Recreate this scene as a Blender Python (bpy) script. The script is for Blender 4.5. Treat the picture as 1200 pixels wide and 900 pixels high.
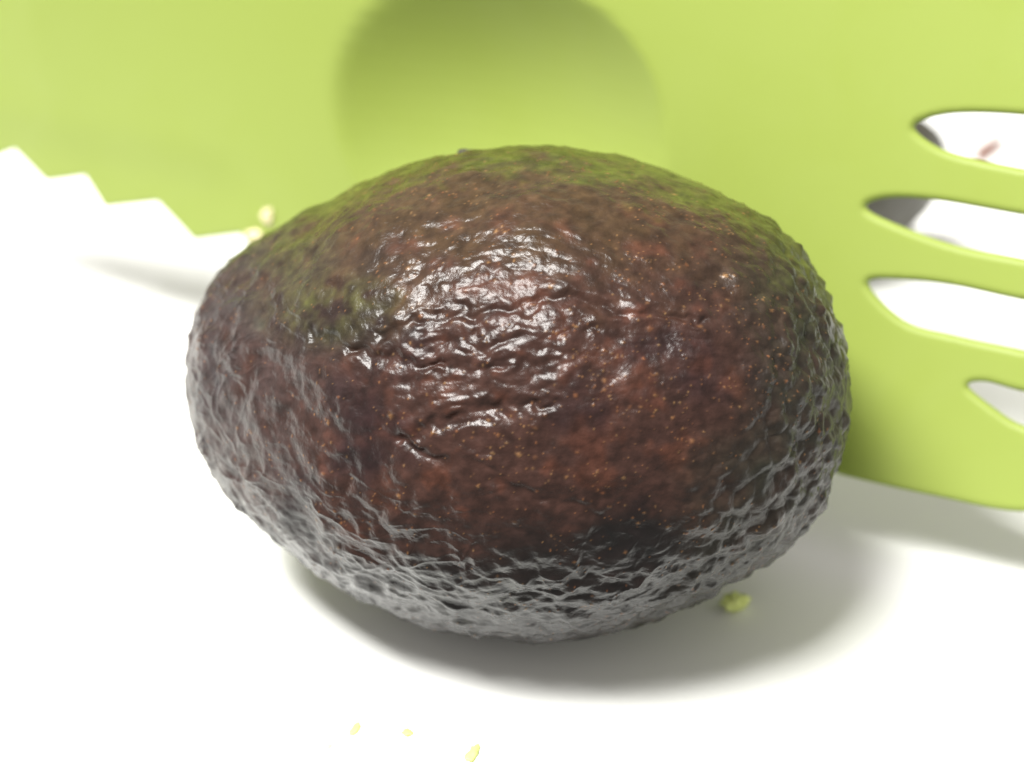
import bpy, bmesh, math, random
import numpy as np
from mathutils import Vector, Matrix
from mathutils.geometry import delaunay_2d_cdt

for o in list(bpy.data.objects):
    bpy.data.objects.remove(o, do_unlink=True)
MM = 0.001
rng = np.random.default_rng(11)
random.seed(7)
scene = bpy.context.scene
col = scene.collection

# ------------------------------------------------------------------ camera
PITCH = math.radians(30)
DIST = 290.0
AXIS_Z = 37.8
fwd = np.array([0, math.cos(PITCH), -math.sin(PITCH)])
rgt = np.array([1.0, 0, 0])
upv = np.array([0, math.sin(PITCH), math.cos(PITCH)])
aim = np.array([0, 0, AXIS_Z]) - rgt * 0.65 + upv * 1.3
cpos = aim - fwd * DIST
cd = bpy.data.cameras.new('camera')
cam = bpy.data.objects.new('camera', cd)
col.objects.link(cam)
cam.location = Vector(cpos * MM)
cam.rotation_euler = (math.pi / 2 - PITCH, 0, 0)
cd.sensor_width = 36
cd.lens = 18 / (78 / 290.0)
cd.clip_start = 0.01
cd.clip_end = 50
cd.dof.use_dof = True
cd.dof.focus_distance = 0.262
cd.dof.aperture_fstop = 11.0
scene.camera = cam

# ------------------------------------------------------------------ light
world = bpy.data.worlds.new('World')
scene.world = world
world.use_nodes = True
bg = world.node_tree.nodes['Background']
bg.inputs[0].default_value = (1.0, 0.955, 0.89, 1)
bg.inputs[1].default_value = 0.58

def area(name, loc, target, sx, sy, watts, colour):
    ld = bpy.data.lights.new(name, 'AREA')
    ld.shape = 'RECTANGLE'
    ld.size, ld.size_y = sx, sy
    ld.energy = watts
    ld.color = colour
    o = bpy.data.objects.new(name, ld)
    col.objects.link(o)
    o.location = loc
    o.rotation_euler = (Vector(target) - Vector(loc)).to_track_quat('-Z', 'Y').to_euler()
    return o

area('ceiling_lamp', (-0.275, -0.23, 0.77), (-0.02, 0, 0.02), 0.46, 0.22, 20.0, (1.0, 0.985, 0.95))

vs = scene.view_settings
vs.view_transform = 'Standard'
vs.look = 'None'
vs.exposure = 0.25
vs.gamma = 1.0
vs.use_curve_mapping = False

# ------------------------------------------------------------------ helpers
def tag(o, label=None, cat=None, group=None, kind=None):
    if label: o['label'] = label
    if cat: o['category'] = cat
    if group: o['group'] = group
    if kind: o['kind'] = kind
    return o

def link(name, me, mat=None, parent=None):
    o = bpy.data.objects.new(name, me)
    col.objects.link(o)
    if mat: me.materials.append(mat)
    if parent: o.parent = parent
    return o

def empty(name, loc=(0, 0, 0)):
    o = bpy.data.objects.new(name, None)
    o.empty_display_size = 0.01
    col.objects.link(o)
    o.location = loc
    return o

def mesh_np(name, V, F, smooth=True):
    me = bpy.data.meshes.new(name)
    F = np.asarray(F)
    n, k = F.shape
    me.vertices.add(len(V))
    me.vertices.foreach_set('co', np.asarray(V, np.float32).ravel())
    me.loops.add(n * k)
    me.loops.foreach_set('vertex_index', F.astype(np.int32).ravel())
    me.polygons.add(n)
    me.polygons.foreach_set('loop_start', np.arange(0, n * k, k, dtype=np.int32))
    me.update(calc_edges=True)
    me.validate()
    if smooth:
        me.shade_smooth()
    return me

def hash3(ix, iy, iz, seed):
    u4 = np.uint32
    h = (ix.astype(u4) * u4(374761393) + iy.astype(u4) * u4(668265263) +
         iz.astype(u4) * u4(2147483647) + u4((seed * 1274126177) & 0xffffffff))
    h = (h ^ (h >> u4(13))) * u4(1274126177)
    h = (h ^ (h >> u4(16))) * u4(2246822519)
    return h ^ (h >> u4(15))

def perlin(P, seed=0):
    P = np.ascontiguousarray(np.asarray(P, np.float32).T)
    i = np.floor(P).astype(np.int32)
    f = P - i
    u = f * f * f * (f * (f * 6 - 15) + 10)
    out = np.zeros(P.shape[1], np.float32)
    k = np.float32(1 / 511.5); mask = np.uint32(1023)
    for dx in (0, 1):
        wx = u[0] if dx else 1 - u[0]
        for dy in (0, 1):
            wxy = wx * (u[1] if dy else 1 - u[1])
            for dz in (0, 1):
                h = hash3(i[0] + dx, i[1] + dy, i[2] + dz, seed)
                g = ((h & mask) * k - 1) * (f[0] - dx)
                g += (((h >> np.uint32(10)) & mask) * k - 1) * (f[1] - dy)
                g += (((h >> np.uint32(20)) & mask) * k - 1) * (f[2] - dz)
                out += wxy * (u[2] if dz else 1 - u[2]) * g.astype(np.float32)
    return out.astype(np.float64)

def fbm(P, octs, seed=0):
    s = 0; a = 1.0
    for k in range(octs):
        s = s + a * perlin(P * (2.03 ** k), seed + 17 * k); a *= 0.5
    return s

def worley(P, seed=0):
    P = np.asarray(P, np.float32)
    i = np.floor(P).astype(np.int32)
    f1 = np.full(len(P), 9.0); f2 = np.full(len(P), 9.0)
    for dx in (-1, 0, 1):
        for dy in (-1, 0, 1):
            for dz in (-1, 0, 1):
                c = i + np.array([dx, dy, dz], np.int32)
                h = hash3(c[:, 0], c[:, 1], c[:, 2], seed)
                d = np.sqrt((P[:, 0] - c[:, 0] - (h & np.uint32(1023)) / np.float32(1023)) ** 2 + (P[:, 1] - c[:, 1] - ((h >> np.uint32(10)) & np.uint32(1023)) / np.float32(1023)) ** 2
                            + (P[:, 2] - c[:, 2] - ((h >> np.uint32(20)) & np.uint32(1023)) / np.float32(1023)) ** 2)
                f2 = np.minimum(f2, np.maximum(f1, d))
                f1 = np.minimum(f1, d)
    return f1, f2

def sstep(a, b, x):
    t = np.clip((x - a) / (b - a), 0, 1)
    return t * t * (3 - 2 * t)

class N:
    """small node-material builder"""
    def __init__(self, name):
        self.m = bpy.data.materials.new(name); self.m.use_nodes = True
        self.t = self.m.node_tree; self.b = self.t.nodes['Principled BSDF']
        self.out = self.t.nodes['Material Output']
    def add(self, typ, **kw):
        n = self.t.nodes.new(typ)
        for k, v in kw.items():
            if k in n.inputs: n.inputs[k].default_value = v
            else: setattr(n, k, v)
        return n
    def ln(self, a, b): self.t.links.new(a, b)
    def bump(self, scale, strength, dist, detail=4, prev=None):
        tc = self.add('ShaderNodeTexCoord')
        nz = self.add('ShaderNodeTexNoise', Scale=scale, Detail=detail)
        self.ln(tc.outputs['Object'], nz.inputs['Vector'])
        bp = self.add('ShaderNodeBump', Strength=strength, Distance=dist)
        self.ln(nz.outputs['Fac'], bp.inputs['Height'])
        if prev: self.ln(prev.outputs['Normal'], bp.inputs['Normal'])
        return bp

# ------------------------------------------------------------------ materials
m = N('white_board')
m.b.inputs['Base Color'].default_value = (0.83, 0.84, 0.82, 1)
m.b.inputs['Roughness'].default_value = 0.58
bp = m.bump(900, 0.12, 0.0004)
m.ln(bp.outputs['Normal'], m.b.inputs['Normal'])
MAT_BOARD = m.m

m = N('lime_plastic')
m.b.inputs['Base Color'].default_value = (0.258, 0.318, 0.068, 1)
m.b.inputs['Roughness'].default_value = 0.45
m.b.inputs['Specular IOR Level'].default_value = 0.3
tr = m.add('ShaderNodeBsdfTranslucent')
tr.inputs['Color'].default_value = (0.46, 0.62, 0.06, 1)
mx = m.add('ShaderNodeMixShader')
mx.inputs[0].default_value = 0.24
bp = m.bump(1500, 0.05, 0.0003)
tc = m.add('ShaderNodeTexCoord')
sm = m.add('ShaderNodeTexNoise', Scale=55.0, Detail=5.0, Distortion=1.2)
m.ln(tc.outputs['Object'], sm.inputs['Vector'])
mr = m.add('ShaderNodeMapRange')
mr.inputs['From Min'].default_value = 0.3; mr.inputs['From Max'].default_value = 0.7
mr.inputs['To Min'].default_value = 0.36; mr.inputs['To Max'].default_value = 0.58
m.ln(sm.outputs['Fac'], mr.inputs['Value']); m.ln(mr.outputs[0], m.b.inputs['Roughness'])
m.ln(bp.outputs['Normal'], m.b.inputs['Normal'])
m.ln(m.b.outputs[0], mx.inputs[1]); m.ln(tr.outputs[0], mx.inputs[2])
m.ln(mx.outputs[0], m.out.inputs['Surface'])
MAT_LIME = m.m

m = N('avocado_skin')
at = m.add('ShaderNodeAttribute', attribute_name='skin_colour')
ar = m.add('ShaderNodeAttribute', attribute_name='skin_rough')
tc = m.add('ShaderNodeTexCoord')
nz = m.add('ShaderNodeTexNoise', Scale=420.0, Detail=6.0, Roughness=0.65)
m.ln(tc.outputs['Object'], nz.inputs['Vector'])
rmp = m.add('ShaderNodeMapRange')
rmp.inputs['From Min'].default_value = 0.3; rmp.inputs['From Max'].default_value = 0.7
rmp.inputs['To Min'].default_value = 0.65; rmp.inputs['To Max'].default_value = 1.35
m.ln(nz.outputs['Fac'], rmp.inputs['Value'])
mul = m.add('ShaderNodeVectorMath', operation='SCALE')
m.ln(at.outputs['Color'], mul.inputs[0]); m.ln(rmp.outputs[0], mul.inputs['Scale'])
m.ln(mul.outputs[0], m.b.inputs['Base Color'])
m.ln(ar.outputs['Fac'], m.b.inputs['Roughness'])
m.b.inputs['Specular IOR Level'].default_value = 0.15
m.b.inputs['Coat Weight'].default_value = 0.5
m.b.inputs['Coat IOR'].default_value = 1.30
m.b.inputs['Coat Roughness'].default_value = 0.21
m.b.inputs['Sheen Weight'].default_value = 0.0
m.b.inputs['Sheen Roughness'].default_value = 0.35
b1 = m.bump(1300, 0.30, 0.0004, 5)
b2 = m.bump(480, 0.20, 0.0009, 4, b1)
m.ln(b2.outputs['Normal'], m.b.inputs['Normal']); m.ln(b2.outputs['Normal'], m.b.inputs['Coat Normal'])
MAT_SKIN = m.m

def plain(name, c, rough=0.5, sss=0.0):
    m = N(name)
    tc = m.add('ShaderNodeTexCoord')
    nz = m.add('ShaderNodeTexNoise', Scale=700.0, Detail=4.0)
    m.ln(tc.outputs['Object'], nz.inputs['Vector'])
    mr = m.add('ShaderNodeMapRange')
    mr.inputs['To Min'].default_value = 0.7; mr.inputs['To Max'].default_value = 1.3
    m.ln(nz.outputs['Fac'], mr.inputs['Value'])
    mu = m.add('ShaderNodeVectorMath', operation='SCALE')
    mu.inputs[0].default_value = c[:3]
    m.ln(mr.outputs[0], mu.inputs['Scale'])
    m.ln(mu.outputs[0], m.b.inputs['Base Color'])
    m.b.inputs['Roughness'].default_value = rough
    m.b.inputs['Subsurface Weight'].default_value = sss
    m.b.inputs['Subsurface Radius'].default_value = (0.002, 0.002, 0.001)
    b = m.bump(1200, 0.3, 0.0005)
    m.ln(b.outputs['Normal'], m.b.inputs['Normal'])
    return m.m

MAT_PULP = plain('avocado_pulp_green', (0.68, 0.76, 0.26), 0.4)
MAT_PALE = plain('avocado_pulp_pale', (0.62, 0.54, 0.33), 0.45)
MAT_DARKSKIN = plain('dark_skin', (0.05, 0.045, 0.03), 0.45)
MAT_BROWN = plain('brown_peel', (0.17, 0.05, 0.025), 0.5)
MAT_FLAKE = plain('dry_pulp_flake', (0.52, 0.58, 0.17), 0.5)
MAT_STEM_PALE = plain('grey_fleck', (0.36, 0.34, 0.30), 0.6)
MAT_STEM = plain('stem_scar', (0.03, 0.024, 0.02), 0.6)

# ------------------------------------------------------------------ board
bm = bmesh.new()
TX0, TX1, TY0, TY1, TH = -0.75, 0.75, -0.050, 1.1, 0.03        # unseen front edge, cut just below the picture to darken the skin's reflections
bmesh.ops.create_cube(bm, size=1.0)
for vtx in bm.verts:
    vtx.co = Vector(((TX0 + TX1) / 2 + vtx.co.x * (TX1 - TX0), (TY0 + TY1) / 2 + vtx.co.y * (TY1 - TY0), -TH / 2 + vtx.co.z * TH))
bmesh.ops.bevel(bm, geom=bm.edges[:], offset=0.004, segments=4, profile=0.5, affect='EDGES')
me = bpy.data.meshes.new('table_top'); bm.to_mesh(me); bm.free()
o = link('table_top', me, MAT_BOARD)
tag(o, 'white smooth table top', kind='structure')

# ------------------------------------------------------------------ avocado
U = 0.130
PROF = np.array([(219, 0), (226, 66), (235, 94), (250, 124), (300, 169), (350, 204), (400, 231), (450, 255),
                 (500, 273), (560, 286), (640, 291), (720, 281), (800, 255), (850, 231), (900, 198), (930, 172),
                 (950, 148), (970, 110), (985, 61), (992, 0)], float)
X0, X1 = 219.0, 992.0
gx = PROF[1:-1, 0]
gg = PROF[1:-1, 1] ** 2 / ((gx - X0) * (X1 - gx))
gk = np.linspace(X0, X1, 200)
gs = np.interp(gk, gx, gg)
ker = np.exp(-np.linspace(-2, 2, 21) ** 2); ker /= ker.sum()
gs = np.convolve(np.pad(gs, 10, mode='edge'), ker, 'valid')
NU, NV = 720, 980
u = np.linspace(0, math.pi, NU)
xp = (X0 + X1) / 2 - (X1 - X0) / 2 * np.cos(u)
rp = np.sqrt(np.maximum(np.interp(xp, gk, gs) * (xp - X0) * (X1 - xp), 0))
# angle round the axis, 0 = towards the camera; more rings on the side in view
v = np.linspace(-math.pi, math.pi, NV, endpoint=False)
th = v - 0.42 * np.sin(v)
Xg = np.repeat(((xp - 605) * U)[:, None], NV, 1)
rp = rp * 0.983
Rg = np.repeat((rp * U)[:, None], NV, 1)
Tg = np.repeat(th[None, :], NU, 0)
X = Xg.ravel(); R = Rg.ravel(); T = Tg.ravel()
cy, cz = -fwd[1], -fwd[2]            # towards the camera, in the y-z plane
sy, sz = upv[1], upv[2]
bend = 3.2 * np.clip((-X - 22) / 28, 0, 1) ** 1.6      # the stem end turns up a little
Y = R * (np.cos(T) * cy + np.sin(T) * sy)
Z = R * (np.cos(T) * cz + np.sin(T) * sz)
P = np.stack([X, Y, Z], 1)
# direction of displacement: analytic normal of the body of revolution
dr = np.gradient(rp * U, (xp - 605) * U + 1e-9)
dr = np.clip(dr, -12, 12)
DR = np.repeat(dr[:, None], NV, 1).ravel()
nl = np.sqrt(1 + DR ** 2)
NX = -DR / nl
NY = (np.cos(T) * cy + np.sin(T) * sy) / nl
NZ = (np.cos(T) * cz + np.sin(T) * sz) / nl
# the fruit lies a little askew: the stem end points away and down, resting on its belly
SKEW = np.array(Matrix.Rotation(math.radians(-17), 3, Vector(upv)))
PS = P @ SKEW.T
IX = 605 + PS[:, 0] / U               # position along / across the fruit as it lies, in the units of the profile
IY = 460 - (PS @ upv) / U
front = sstep(-0.35, 0.2, -(PS @ fwd) / 37.0)

def vec(scale, seed):
    return np.stack([perlin(P / scale, seed + k) for k in range(3)], 1)
W = vec(17, 3)
W2 = vec(5.5, 14)
Q = P + 7.0 * W + 2.2 * W2
low = perlin(P / 21, 1) * 1.0 + perlin(P / 10, 2) * 0.6
# region weights
wl = 1 - sstep(300, 450, IX + 40 * W[:, 0] * 3)                # stem end
wr = sstep(770, 900, IX + 0.30 * (IY - 460) + 90 * W[:, 1])    # blossom end
wb = sstep(520, 660, IY + 0.12 * (605 - IX) + 90 * W[:, 2])    # underside
wc = np.clip(1 - wl - wr, 0, 1) * (1 - wb)
wrinkled = np.exp(-(((IX - 590) / 170) ** 2 + ((IY - 410) / 110) ** 2)) * front
# rounded folds with sharp valleys
def billow(f, seed, cap=0.32):
    return np.minimum(np.abs(perlin(Q * np.array(f), seed)), cap)
big = billow((1 / 15, 1 / 8.0, 1 / 8.0), 7)
med = billow((1 / 8.0, 1 / 3.6, 1 / 3.6), 9)
sml = billow((1 / 3.8, 1 / 1.9, 1 / 1.9), 10)
lines = np.minimum(np.abs(perlin((P + 3.0 * W + 0.7 * W2) * np.array([1 / 6.5, 1 / 1.7, 1 / 1.7]), 11)), 0.3)
patch = sstep(-0.15, 0.25, perlin(P / 9, 8) + 0.35 * wrinkled)
# bumps of the skin itself
b1 = perlin(P / 5.2 + 0.5 * W2, 12)
b2 = perlin(P / 2.6, 13)
b3 = perlin(P / 1.3, 15)
f1, f2 = worley(P / 3.0 + 0.5 * W2, 21)
peb = np.clip(0.62 - f1, -0.3, 1)
H = low
H = H + 1.2 * big * (0.35 + 0.6 * wrinkled)
H = H + 0.52 * med * (0.22 + 0.78 * patch * (0.2 + 0.75 * wrinkled))
H = H + 0.36 * sml * (0.2 + 0.8 * patch * (0.2 + wrinkled)) + 0.26 * lines * (0.15 + 1.0 * wrinkled + 0.35 * wb)
H = H + 0.85 * b1 * (0.8 + 0.3 * wl - 0.35 * wc) + 0.36 * b2 * (0.6 + 0.7 * wr + 0.5 * wb) + 0.13 * b3 * (0.8 + 1.1 * wr)
H = H + 0.75 * peb * wr + 0.22 * peb + 0.26 * peb * wb
# thin raised veins on the underside and the stem end
nv1 = np.abs(perlin(Q * np.array([1 / 9.0, 1 / 5.0, 1 / 5.0]), 23)); nv2 = np.abs(perlin(Q * np.array([1 / 4.6, 1 / 2.8, 1 / 2.8]), 24))
vein = np.exp(-nv1 / 0.07) + 0.5 * np.exp(-nv2 / 0.09)
H = H + 0.38 * vein * np.clip(wb + 0.8 * wl, 0, 1) * (1 - 0.6 * wr) * (0.35 + 0.65 * sstep(-0.2, 0.3, perlin(P / 6, 25)))

# the few folds one can point to
jit = 10 * perlin(P / 1.6, 40) + 12 * perlin(P / 3.2, 41) + 18 * perlin(P / 8.0, 42)
break_up = 0.35 + 0.65 * sstep(-0.3, 0.3, perlin(P / 4.0, 43))
def stroke(pts, depth, width):
    global H
    pts = np.array(pts, float)
    d = np.full(len(IX), 1e9)
    for a, b in zip(pts[:-1], pts[1:]):
        ab = b - a
        t = np.clip(((IX - a[0]) * ab[0] + (IY + jit - a[1]) * ab[1]) / (ab @ ab), 0, 1)
        d = np.minimum(d, np.hypot(IX - a[0] - t * ab[0], IY + jit - a[1] - t * ab[1]))
    H = H + front * break_up * 0.85 * (-depth * np.exp(-(d / (1.25 * width)) ** 2) + 0.4 * depth * np.exp(-((d - 2.4 * width) / (1.3 * width)) ** 2))

stroke([(395, 395), (440, 412), (480, 428), (560, 434), (650, 424)], 0.50, 5)
stroke([(470, 398), (545, 378), (640, 366), (720, 369), (800, 388)], 0.45, 4.5)
stroke([(492, 516), (522, 490), (565, 480), (650, 472)], 0.5, 5)
stroke([(505, 520), (560, 532), (622, 566), (700, 590)], 0.40, 5)
stroke([(445, 412), (510, 330), (560, 300)], 0.22, 5)
stroke([(520, 436), (600, 404), (690, 396)], 0.30, 4)
stroke([(300, 420), (360, 440), (430, 500), (500, 520)], 0.35, 8)
stroke([(560, 690), (660, 670), (760, 660), (840, 610)], 0.35, 7)
stroke([(300, 560), (400, 640), (520, 700)], 0.35, 8)

H = H - np.average(H, weights=R * front)
# ---- colour (linear albedo)
def mixc(c, k, w):
    return c + (np.array(k) - c) * np.clip(w, 0, 1)[:, None]
nA = fbm(P / 14, 3, 51); nB = fbm(P / 5, 3, 52); nC = fbm(P / 1.8, 2, 53)
C = np.tile(np.array([0.046, 0.021, 0.016]), (len(X), 1))
C = mixc(C, (0.078, 0.028, 0.017), sstep(0.0, 0.45, nB + 0.3 * nA))
C = mixc(C, (0.026, 0.012, 0.012), sstep(0.05, 0.5, nA))
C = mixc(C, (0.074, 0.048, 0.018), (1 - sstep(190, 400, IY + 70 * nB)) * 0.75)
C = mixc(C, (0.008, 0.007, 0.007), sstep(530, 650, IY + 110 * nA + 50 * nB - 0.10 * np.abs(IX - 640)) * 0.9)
C = mixc(C, (0.026, 0.024, 0.016), wr * (0.75 + 0.6 * nB))
C = mixc(C, (0.046, 0.037, 0.038), wl * (0.55 + 0.9 * nB))
C = mixc(C, (0.014, 0.012, 0.012), np.exp(-(((IX - 425) / 60) ** 2 + ((IY - 400) / 26) ** 2)) * 0.8)
rim = sstep(0.80, 0.995, np.sin(T) + 0.20 * nB)
C = mixc(C, (0.092, 0.104, 0.016), rim * 0.95 * sstep(215, 300, IX))
gp = 1.15 * np.exp(-(((IX - 410) / 70) ** 2 + ((IY - 365) / 30) ** 2)) + 1.0 * np.exp(-(((IX - 350) / 60) ** 2 + ((IY - 290) / 36) ** 2)) \
    + 0.6 * np.exp(-(((IX - 905) / 45) ** 2 + ((IY - 300) / 70) ** 2)) + 0.6 * np.exp(-(((IX - 985) / 22) ** 2 + ((IY - 520) / 50) ** 2))
C = mixc(C, (0.072, 0.074, 0.020), gp * front * (0.5 + 1.1 * nB + 0.5 * nC))
C = 0.58 * C * (1 + 0.6 * nC)[:, None]
ROUGH = 0.35 + 0.16 * wl + 0.16 * wr - 0.05 * wb + 0.10 * nA + 0.12 * nB

# ---- lenticels: small raised tan specks
NS = 4600
Hg = H.reshape(NU, NV); Cg = C.reshape(NU, NV, 3)
IXg = IX.reshape(NU, NV)
made = 0
while made < NS:
    su = rng.uniform(0.35, math.pi - 0.25); sv = rng.uniform(-math.pi, math.pi)
    xx = (X0 + X1) / 2 - (X1 - X0) / 2 * math.cos(su) - 80 * math.cos(sv)
    if rng.random() > np.interp(su, u, rp) / 291: continue
    iy = 460 - np.interp(su, u, rp) * math.sin(sv)
    dens = 0.35 + 0.9 * math.exp(-((xx - 720) / 150) ** 2 - ((iy - 470) / 130) ** 2) + 0.4 * math.exp(-((xx - 640) / 260) ** 2 - ((iy - 230) / 60) ** 2)
    if rng.random() > dens / 1.3: continue
    if perlin(np.array([[xx / 60, iy / 60, sv]]), 61)[0] < rng.uniform(-0.35, 0.25): continue
    made += 1
    rad = 0.085 + 0.13 * rng.random() ** 2 + (0.14 if rng.random() < 0.05 else 0)
    iu = int(su / math.pi * (NU - 1)); iv = int(np.searchsorted(th, sv)) % NV
    k = 6
    us = np.clip(np.arange(iu - k, iu + k + 1), 0, NU - 1); vsx = np.arange(iv - k, iv + k + 1) % NV
    blk = P.reshape(NU, NV, 3)[np.ix_(us, vsx)]
    c0 = P.reshape(NU, NV, 3)[iu, iv]
    dq = blk - c0
    ax = rng.normal(size=3); ax /= np.linalg.norm(ax)
    dq = dq + (dq @ ax)[..., None] * ax * rng.uniform(-0.35, 0.9)
    dd = np.sqrt((dq ** 2).sum(2)) * (1 + 0.9 * perlin(blk.reshape(-1, 3) / 0.22, 63).reshape(dq.shape[:2]))
    w = np.exp(-(dd / rad) ** 3)
    tone = rng.random()
    kc = np.array([0.15, 0.055, 0.022]) * (1 - tone) + np.array([0.19, 0.11, 0.045]) * tone
    st = rng.uniform(0.2, 0.8)
    Hg[np.ix_(us, vsx)] += 0.09 * w
    Cg[np.ix_(us, vsx)] += (kc - Cg[np.ix_(us, vsx)]) * (w * st)[..., None]
H = Hg.ravel(); C = Cg.reshape(-1, 3)
fade = np.clip(R / 4.0, 0, 1)
H = H * (0.15 + 0.85 * fade)
V = P + H[:, None] * np.stack([NX, NY, NZ], 1)
V[:, 1] += bend * upv[1]; V[:, 2] += bend * upv[2]
V[:, 0] *= 1.012
V = V @ SKEW.T
V[:, 0] -= 0.9
V[:, 2] += AXIS_Z
lift = V[:, 2].min()
V[:, 2] -= lift
AV_SHIFT = -lift
idx = np.arange(NU * NV).reshape(NU, NV)
F = np.stack([idx[:-1], idx[1:], np.roll(idx, -1, 1)[1:], np.roll(idx, -1, 1)[:-1]], -1).reshape(-1, 4)
me = mesh_np('skin', V * MM, F)
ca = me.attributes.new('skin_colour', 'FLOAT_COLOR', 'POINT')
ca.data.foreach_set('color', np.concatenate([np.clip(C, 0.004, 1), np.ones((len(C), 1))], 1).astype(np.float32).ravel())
ra = me.attributes.new('skin_rough', 'FLOAT', 'POINT')
ra.data.foreach_set('value', np.clip(ROUGH, 0.1, 0.9).astype(np.float32))
avo = empty('avocado')
tag(avo, 'whole ripe avocado with wrinkled dark purple-brown skin lying on its side', 'avocado')
link('skin', me, MAT_SKIN, avo)

def blob(name, loc, size, mat, seed, parent=None, sub=3, rough=0.35, squash=(1, 1, 1), rot=(0, 0, 0), freq=1.6):
    bm = bmesh.new()
    bmesh.ops.create_icosphere(bm, subdivisions=sub, radius=1.0)
    co = np.array([v.co for v in bm.verts])
    h = 1 + rough * fbm(co * freq + seed * 7.3, 3, seed)
    co = co * h[:, None] * np.array(squash)
    co = co @ np.array(Matrix.Identity(3) if rot == (0, 0, 0) else __import__('mathutils').Euler(rot).to_matrix()).T
    co *= size
    if loc[2] is None:
        loc = (loc[0], loc[1], -co[:, 2].min() - 0.05)
    for v, c in zip(bm.verts, co):
        v.co = Vector(c * MM)
    me = bpy.data.meshes.new(name); bm.to_mesh(me); bm.free(); me.shade_smooth()
    o = link(name, me, mat, parent)
    o.location = Vector(loc) * MM
    return o

def on_skin(ix, iy):
    """a point on the skin, from the fruit's own profile units"""
    k = np.argmin((IX - ix) ** 2 + (IY - iy) ** 2 + 1e6 * ((PS @ fwd) > 3))
    return V[k]

p = on_skin(556, 178)
s = blob('skin_scar', tuple(p), 1.15, MAT_STEM, 5, avo, 3, 0.5, (1.5, 0.8, 0.6))
s['label'] = 'small dark scab on the upper rim of the skin'

# ------------------------------------------------------------------ lime green slicer
YAW = math.radians(29.5)
dv = np.array([math.cos(YAW), -math.sin(YAW), 0.0])
nh = np.array([math.sin(YAW), math.cos(YAW), 0.0])
B0 = np.array([48.75, 17.0, 16.0])
HALF = 1.15

def tool_surface(ab):
    a, b = ab[:, 0], ab[:, 1]
    t = np.clip((a + 155) / 155, 0, 1.4)
    f = np.radians(-6 + 23 * t)
    U3 = nh[None] * np.sin(f)[:, None] + np.array([0, 0, 1.0])[None] * np.cos(f)[:, None]
    Pt = B0 + dv[None] * a[:, None] + U3 * b[:, None]
    Nn = np.cross(np.tile(dv, (len(a), 1)), U3)          # towards the camera
    return Pt, Nn / np.linalg.norm(Nn, axis=1, keepdims=True)

def catmull(pts, step, closed):
    pts = np.array(pts, float); n = len(pts); out = []
    rngi = range(n if closed else n - 1)
    for i in rngi:
        g = lambda j: pts[j % n] if closed else pts[min(max(j, 0), n - 1)]
        p0, p1, p2, p3 = g(i - 1), g(i), g(i + 1), g(i + 2)
        m = max(2, int(np.linalg.norm(p2 - p1) / step))
        for k in range(m):
            t = k / m
            out.append(0.5 * ((2 * p1) + (-p0 + p2) * t + (2 * p0 - 5 * p1 + 4 * p2 - p3) * t * t + (-p0 + 3 * p1 - 3 * p2 + p3) * t ** 3))
    if not closed: out.append(pts[-1])
    return np.array(out)

def linear(pts, step):
    out = []
    for a, b in zip(np.array(pts[:-1], float), np.array(pts[1:], float)):
        m = max(2, int(np.linalg.norm(b - a) / step))
        out += [a + (b - a) * k / m for k in range(m)]
    out.append(np.array(pts[-1], float))
    return np.array(out)

TEETH = [(-186.2, 21.5), (-177.5, 15.6), (-168.2, 20.3), (-161.5, 14.6), (-151.0, 18.2), (-147.5, 11.9), (-134.1, 16.1), (-126.4, 9.6), (-115.2, 13.4)]
SMOOTH = [(-112.9, 10.7), (-105.9, -4.0), (-94.9, -12.0), (-80.0, -16.0), (-50.0, -16.4), (-28.0, -14.0), (-14.0, -6.0), (-6.0, -1.5), (1.1, 0.4), (4.7, -1.6), (8.0, -1.8), (22.3, -1.0), (35.9, 0.4), (48.0, 6.0), (58.0, 14.0), (64.0, 26.0), (66.0, 40.0), (64.0, 56.0), (58.0, 72.0), (48.0, 81.0), (34.0, 86.0), (10.0, 88.0), (-20.0, 87.0), (-50.0, 84.0), (-88.0, 79.0), (-112.0, 76.0), (-135.0, 70.0), (-160.0, 61.0), (-176.0, 55.0), (-188.7, 44.0), (-189.7, 30.0), (-188.4, 24.5)]
SLOTS = [
    [(6.3, 55.8), (8.3, 57.8), (13.2, 59.5), (22.0, 60.8), (34.0, 61.6), (42.0, 60.3), (46.0, 57.1), (42.0, 53.6), (34.9, 53.1), (23.8, 52.8), (15.9, 52.9), (10.5, 53.6)],
    [(1.3, 42.1), (4.3, 44.2), (12.2, 45.4), (25.4, 45.8), (38.2, 46.6), (47.0, 45.3), (51.0, 42.8), (47.0, 40.0), (39.0, 39.5), (26.9, 39.2), (16.2, 39.1), (6.4, 40.5)],
    [(4.0, 30.2), (9.6, 32.0), (17.6, 32.8), (28.3, 32.9), (40.6, 33.7), (49.0, 32.4), (53.0, 29.4), (49.0, 26.1), (41.5, 25.6), (30.1, 25.3), (19.3, 25.1), (10.9, 25.6)],
    [(23.0, 17.7), (25.5, 19.0), (31.6, 18.9), (39.8, 19.7), (44.0, 18.4), (48.0, 16.6), (44.0, 14.5), (40.4, 14.0), (32.8, 13.7), (27.7, 15.3)]]
tee = linear(TEETH, 0.8)
smo = catmull(SMOOTH, 0.8, False)
outer = np.vstack([smo, tee])            # smo ends where the teeth begin, teeth end where smo begins
loops = [outer] + [catmull(s, 0.6, True) for s in SLOTS]

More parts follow.
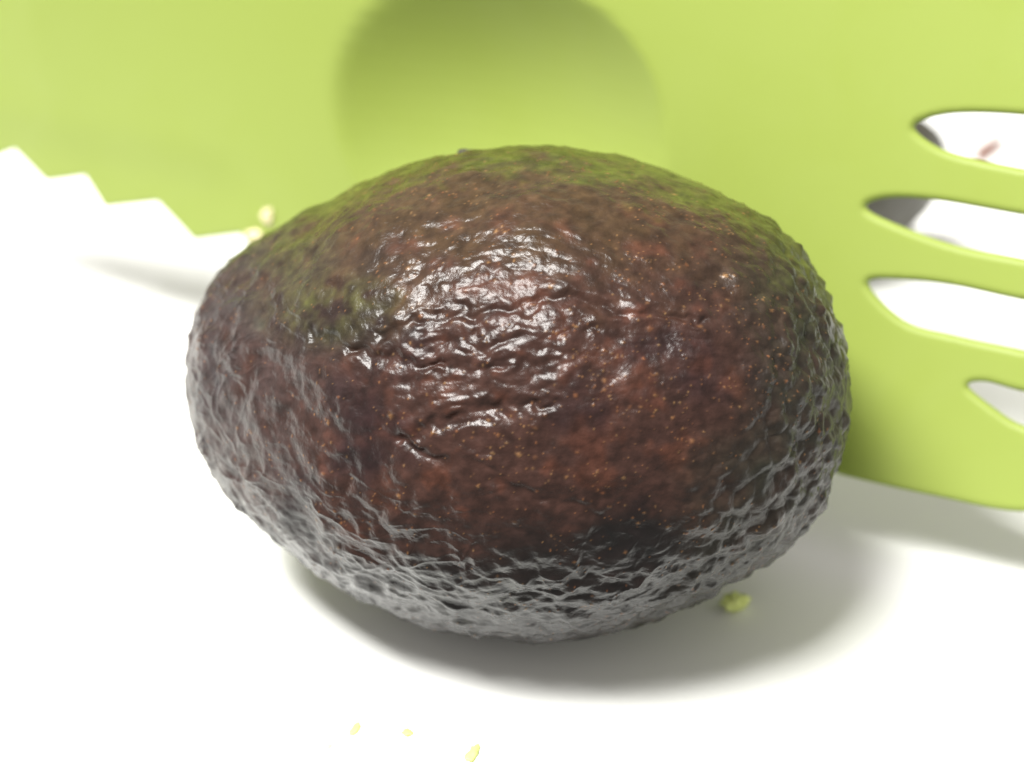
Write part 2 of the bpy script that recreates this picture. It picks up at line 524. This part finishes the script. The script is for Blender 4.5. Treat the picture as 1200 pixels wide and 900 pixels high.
def seg_dist(pts, loop):
    A = loop; Bq = np.roll(loop, -1, 0); d = np.full(len(pts), 1e9)
    for a, b in zip(A, Bq):
        ab = b - a; L = ab @ ab
        if L < 1e-12: continue
        t = np.clip(((pts - a) @ ab) / L, 0, 1)
        d = np.minimum(d, ((pts - a - t[:, None] * ab) ** 2).sum(1))
    return np.sqrt(d)

def inside(pts, loop):
    r = np.zeros(len(pts), bool)
    x, y = pts[:, 0], pts[:, 1]
    for a, b in zip(loop, np.roll(loop, -1, 0)):
        c = ((a[1] > y) != (b[1] > y))
        if abs(b[1] - a[1]) < 1e-12: continue
        r ^= c & (x < (b[0] - a[0]) * (y - a[1]) / (b[1] - a[1]) + a[0])
    return r

def region_ok(pts):
    ok = inside(pts, loops[0])
    for s in loops[1:]: ok &= ~inside(pts, s)
    return ok

lo = outer.min(0); hi = outer.max(0)
ga, gb = np.meshgrid(np.arange(lo[0], hi[0], 1.5), np.arange(lo[1], hi[1], 1.5), indexing='ij')
grid = np.stack([ga.ravel(), gb.ravel()], 1)
grid[:, 1] += 0.37 * (np.arange(len(grid)) % 2)
grid = grid[region_ok(grid)]
alld = np.min([seg_dist(grid, l) for l in loops], 0)
grid = grid[alld > 1.7]
rings = []
for l in loops:
    tg = np.roll(l, -1, 0) - np.roll(l, 1, 0); tg /= np.linalg.norm(tg, axis=1, keepdims=True) + 1e-9
    nm = np.stack([-tg[:, 1], tg[:, 0]], 1)
    for off in (0.08, 0.28, 0.6, 1.0, 1.4):
        for sgn in (1, -1):
            q = l + nm * off * sgn
            q = q[region_ok(q)]
            if len(q) == 0: continue
            dq = np.min([seg_dist(q, k) for k in loops], 0)
            rings.append(q[dq > off * 0.93])
inner = np.vstack([grid] + rings)
pts = np.vstack(loops + [inner])
edges = []; s0 = 0
for l in loops:
    n = len(l); edges += [(s0 + i, s0 + (i + 1) % n) for i in range(n)]; s0 += n
res = delaunay_2d_cdt([Vector(p) for p in pts], edges, [], 0, 1e-5)
ab = np.array([list(v) for v in res[0]]); tri = np.array([list(f) for f in res[2]])
# keep only triangles in the solid, all the same way round
cen = ab[tri].mean(1)
tri = tri[region_ok(cen)]
ar2 = np.cross(ab[tri[:, 1]] - ab[tri[:, 0]], ab[tri[:, 2]] - ab[tri[:, 0]])
tri[ar2 < 0] = tri[ar2 < 0][:, ::-1]
dist = np.min([seg_dist(ab, l) for l in loops], 0)
fil = np.minimum(dist, HALF)
half = np.sqrt(np.maximum(HALF ** 2 - (HALF - fil) ** 2, 0))
thin = 1 - 0.55 * sstep(-107, -120, ab[:, 0]) * (1 - sstep(20, 32, ab[:, 1]))       # serrated edge is thinner
half = half * thin
DC = np.array((-62.9, 44.2)); DA, DB = (30.9, 27.0)
rho = np.hypot((ab[:, 0] - DC[0]) / DA, (ab[:, 1] - DC[1]) / DB)
cap = 9.8 * np.clip(1 - rho ** 2, 0, None)
cap = np.where(rho < 1.06, np.sqrt(cap ** 2 + 0.35 ** 2) - 0.35 , 0)
Ps, Ns = tool_surface(ab)
front_v = Ps + Ns * (half - cap)[:, None]
back_v = Ps + Ns * (-half - cap)[:, None]
is_b = dist < 1e-4
nvt = len(ab)
bmap = np.arange(nvt) + nvt
bmap[is_b] = np.arange(nvt)[is_b]
allv = np.vstack([front_v, back_v])
faces = np.vstack([tri, bmap[tri][:, ::-1]])
fc = np.vstack([cen[: 0], ab[tri].mean(1), ab[tri].mean(1)])
# normals of the whole body, so its parts meet without a seam
e1 = allv[faces[:, 1]] - allv[faces[:, 0]]; e2 = allv[faces[:, 2]] - allv[faces[:, 0]]
fn = np.cross(e1, e2)
vn = np.zeros_like(allv)
for k in range(3): np.add.at(vn, faces[:, k], fn)
vn /= np.linalg.norm(vn, axis=1, keepdims=True) + 1e-12
tool = empty('avocado_slicer')
tag(tool, 'lime green plastic avocado slicer with serrated and slotted ends, propped behind the avocado', 'slicer')
frho = np.hypot((fc[:, 0] - DC[0]) / DA, (fc[:, 1] - DC[1]) / DB)
part = np.zeros(len(faces), int)
part[frho < 1.0] = 1
part[fc[:, 0] < -107] = 2
part[fc[:, 0] > -8] = 3
names = ['handle', 'thumb_hollow', 'serrated_blade', 'slotted_blade']
labs = [None, 'shallow oval hollow sunk into the green plastic', 'saw-toothed lower edge of the green plastic', 'green plastic end cut by four long slots']
for k in range(4):
    fs = faces[part == k]
    used, inv = np.unique(fs, return_inverse=True)
    me = mesh_np(names[k], allv[used] * MM, inv.reshape(-1, 3))
    me.normals_split_custom_set_from_vertices([tuple(n) for n in vn[used]])
    o = link(names[k], me, MAT_LIME, tool)
    if labs[k]: o['label'] = labs[k]

# ------------------------------------------------------------------ the cut half behind the slicer
half_root = empty('avocado_half', Vector((56, 121, 0)) * MM)
tag(half_root, 'dark skinned piece of cut avocado glimpsed through the left tip of the topmost slot', 'avocado half')
def half_shell(outer_r, squash_z, length, mat, name, z_in, rim):
    NU2, NV2 = 60, 72
    uu = np.linspace(0, math.pi / 2, NU2); vv = np.linspace(0, 2 * math.pi, NV2, endpoint=False)
    ug, vg = np.meshgrid(uu, vv, indexing='ij')
    x = length * np.sin(ug) * np.cos(vg); y = outer_r * np.sin(ug) * np.sin(vg); z = -squash_z * np.cos(ug)
    pp = np.stack([x.ravel(), y.ravel(), z.ravel()], 1)
    pp *= (1 + 0.018 * fbm(pp / 4, 3, 71))[:, None]
    ii = np.arange(NU2 * NV2).reshape(NU2, NV2)
    ff = np.stack([ii[:-1], np.roll(ii, -1, 1)[:-1], np.roll(ii, -1, 1)[1:], ii[1:]], -1).reshape(-1, 4)
    if rim:      # cut face with the hollow left by the stone
        k = ii[-1]; base = len(pp); rings2 = []
        for j, sc in enumerate(np.linspace(0.97, 0.02, 24)):
            q = pp[k] * np.array([sc, sc, 0]); 
            hol = -0.55 * outer_r * math.sqrt(max(0, 1 - (sc / 0.55) ** 2)) if sc < 0.55 else 0
            q[:, 2] = hol; rings2.append(q)
        pp = np.vstack([pp] + rings2)
        prev = k
        for j in range(24):
            cur = base + j * NV2 + np.arange(NV2)
            ff = np.vstack([ff, np.stack([prev, np.roll(prev, -1), np.roll(cur, -1), cur], 1)])
            prev = cur
    o = link(name, mesh_np(name, pp * MM, ff), mat, half_root)
    return o
rot = (math.radians(-48), math.radians(14), math.radians(10))
for nm, k, mt, rim in (('skin', 1.0, MAT_DARKSKIN, False), ('flesh', 0.965, MAT_PALE, True)):
    o = half_shell(27 * k, 24 * k, 36 * k, mt, nm, 0, rim)
    o.rotation_euler = rot
    o.location = (0, 0, 0.0268)

# ------------------------------------------------------------------ scraps
p0 = tag(blob('pulp_scrap', (35.1, -4.4, None), 1.8, MAT_PULP, 3, None, 5, 0.55, (1.15, 0.8, 0.8), (0, 0, 0), 1.9), 'small green lump of pulp at the foot of the avocado, in its shadow', 'pulp scrap', 'scraps of avocado pulp')
def on_tool(a, b, off):
    Pq, Nq = tool_surface(np.array([[a, b]], float))
    return tuple(Pq[0] + Nq[0] * off)
for (a, b, sz, sq, lb, sd) in ((-108.0, 19.0, 1.25, (0.8, 0.7, 1.35), 'cream smear of pulp on the green plastic above the saw teeth', 12),
                           (-111.2, 14.5, 1.25, (1.3, 0.7, 0.8), 'cream crumb of pulp at the last saw tooth beside the avocado', 13)):
    tag(blob('pulp_scrap', on_tool(a, b, 1.4), sz, MAT_PALE, sd, None, 4, 0.6, sq), lb, 'pulp scrap', 'scraps of avocado pulp')
for (x, y, sz, sq, rz, mt, lb, sd) in (
        (-23.7, -33.5, 1.25, (0.5, 1.2, 0.14), -0.3, MAT_FLAKE, 'tiny pale pulp flake on the white table, leftmost of the yellowish three', 21),
        (-16.0, -34.3, 1.05, (0.8, 0.9, 0.13), 0.4, MAT_FLAKE, 'tiny pale pulp flake on the white table, middle of the yellowish three', 22),
        (-6.3, -39.0, 1.45, (0.55, 1.3, 0.2), -0.35, MAT_FLAKE, 'yellow-green pulp flake at the lower edge of the picture', 23),
        (-27.3, -37.3, 0.8, (0.5, 0.9, 0.13), -0.6, MAT_STEM_PALE, 'tiny grey fleck on the white table below the pulp flakes', 24)):
    tag(blob('pulp_scrap', (x, y, None), sz, mt, sd, None, 3, 0.6, sq, (0, 0, rz)), lb, 'pulp scrap', 'scraps of avocado pulp')
tag(blob('peel_strip', (115.6, 181.0, None), 3.8, MAT_BROWN, 31, None, 4, 0.5, (0.45, 2.0, 0.3), (0, 0, -0.6)), 'thin reddish brown strip of peel seen through the topmost slot', 'peel strip')
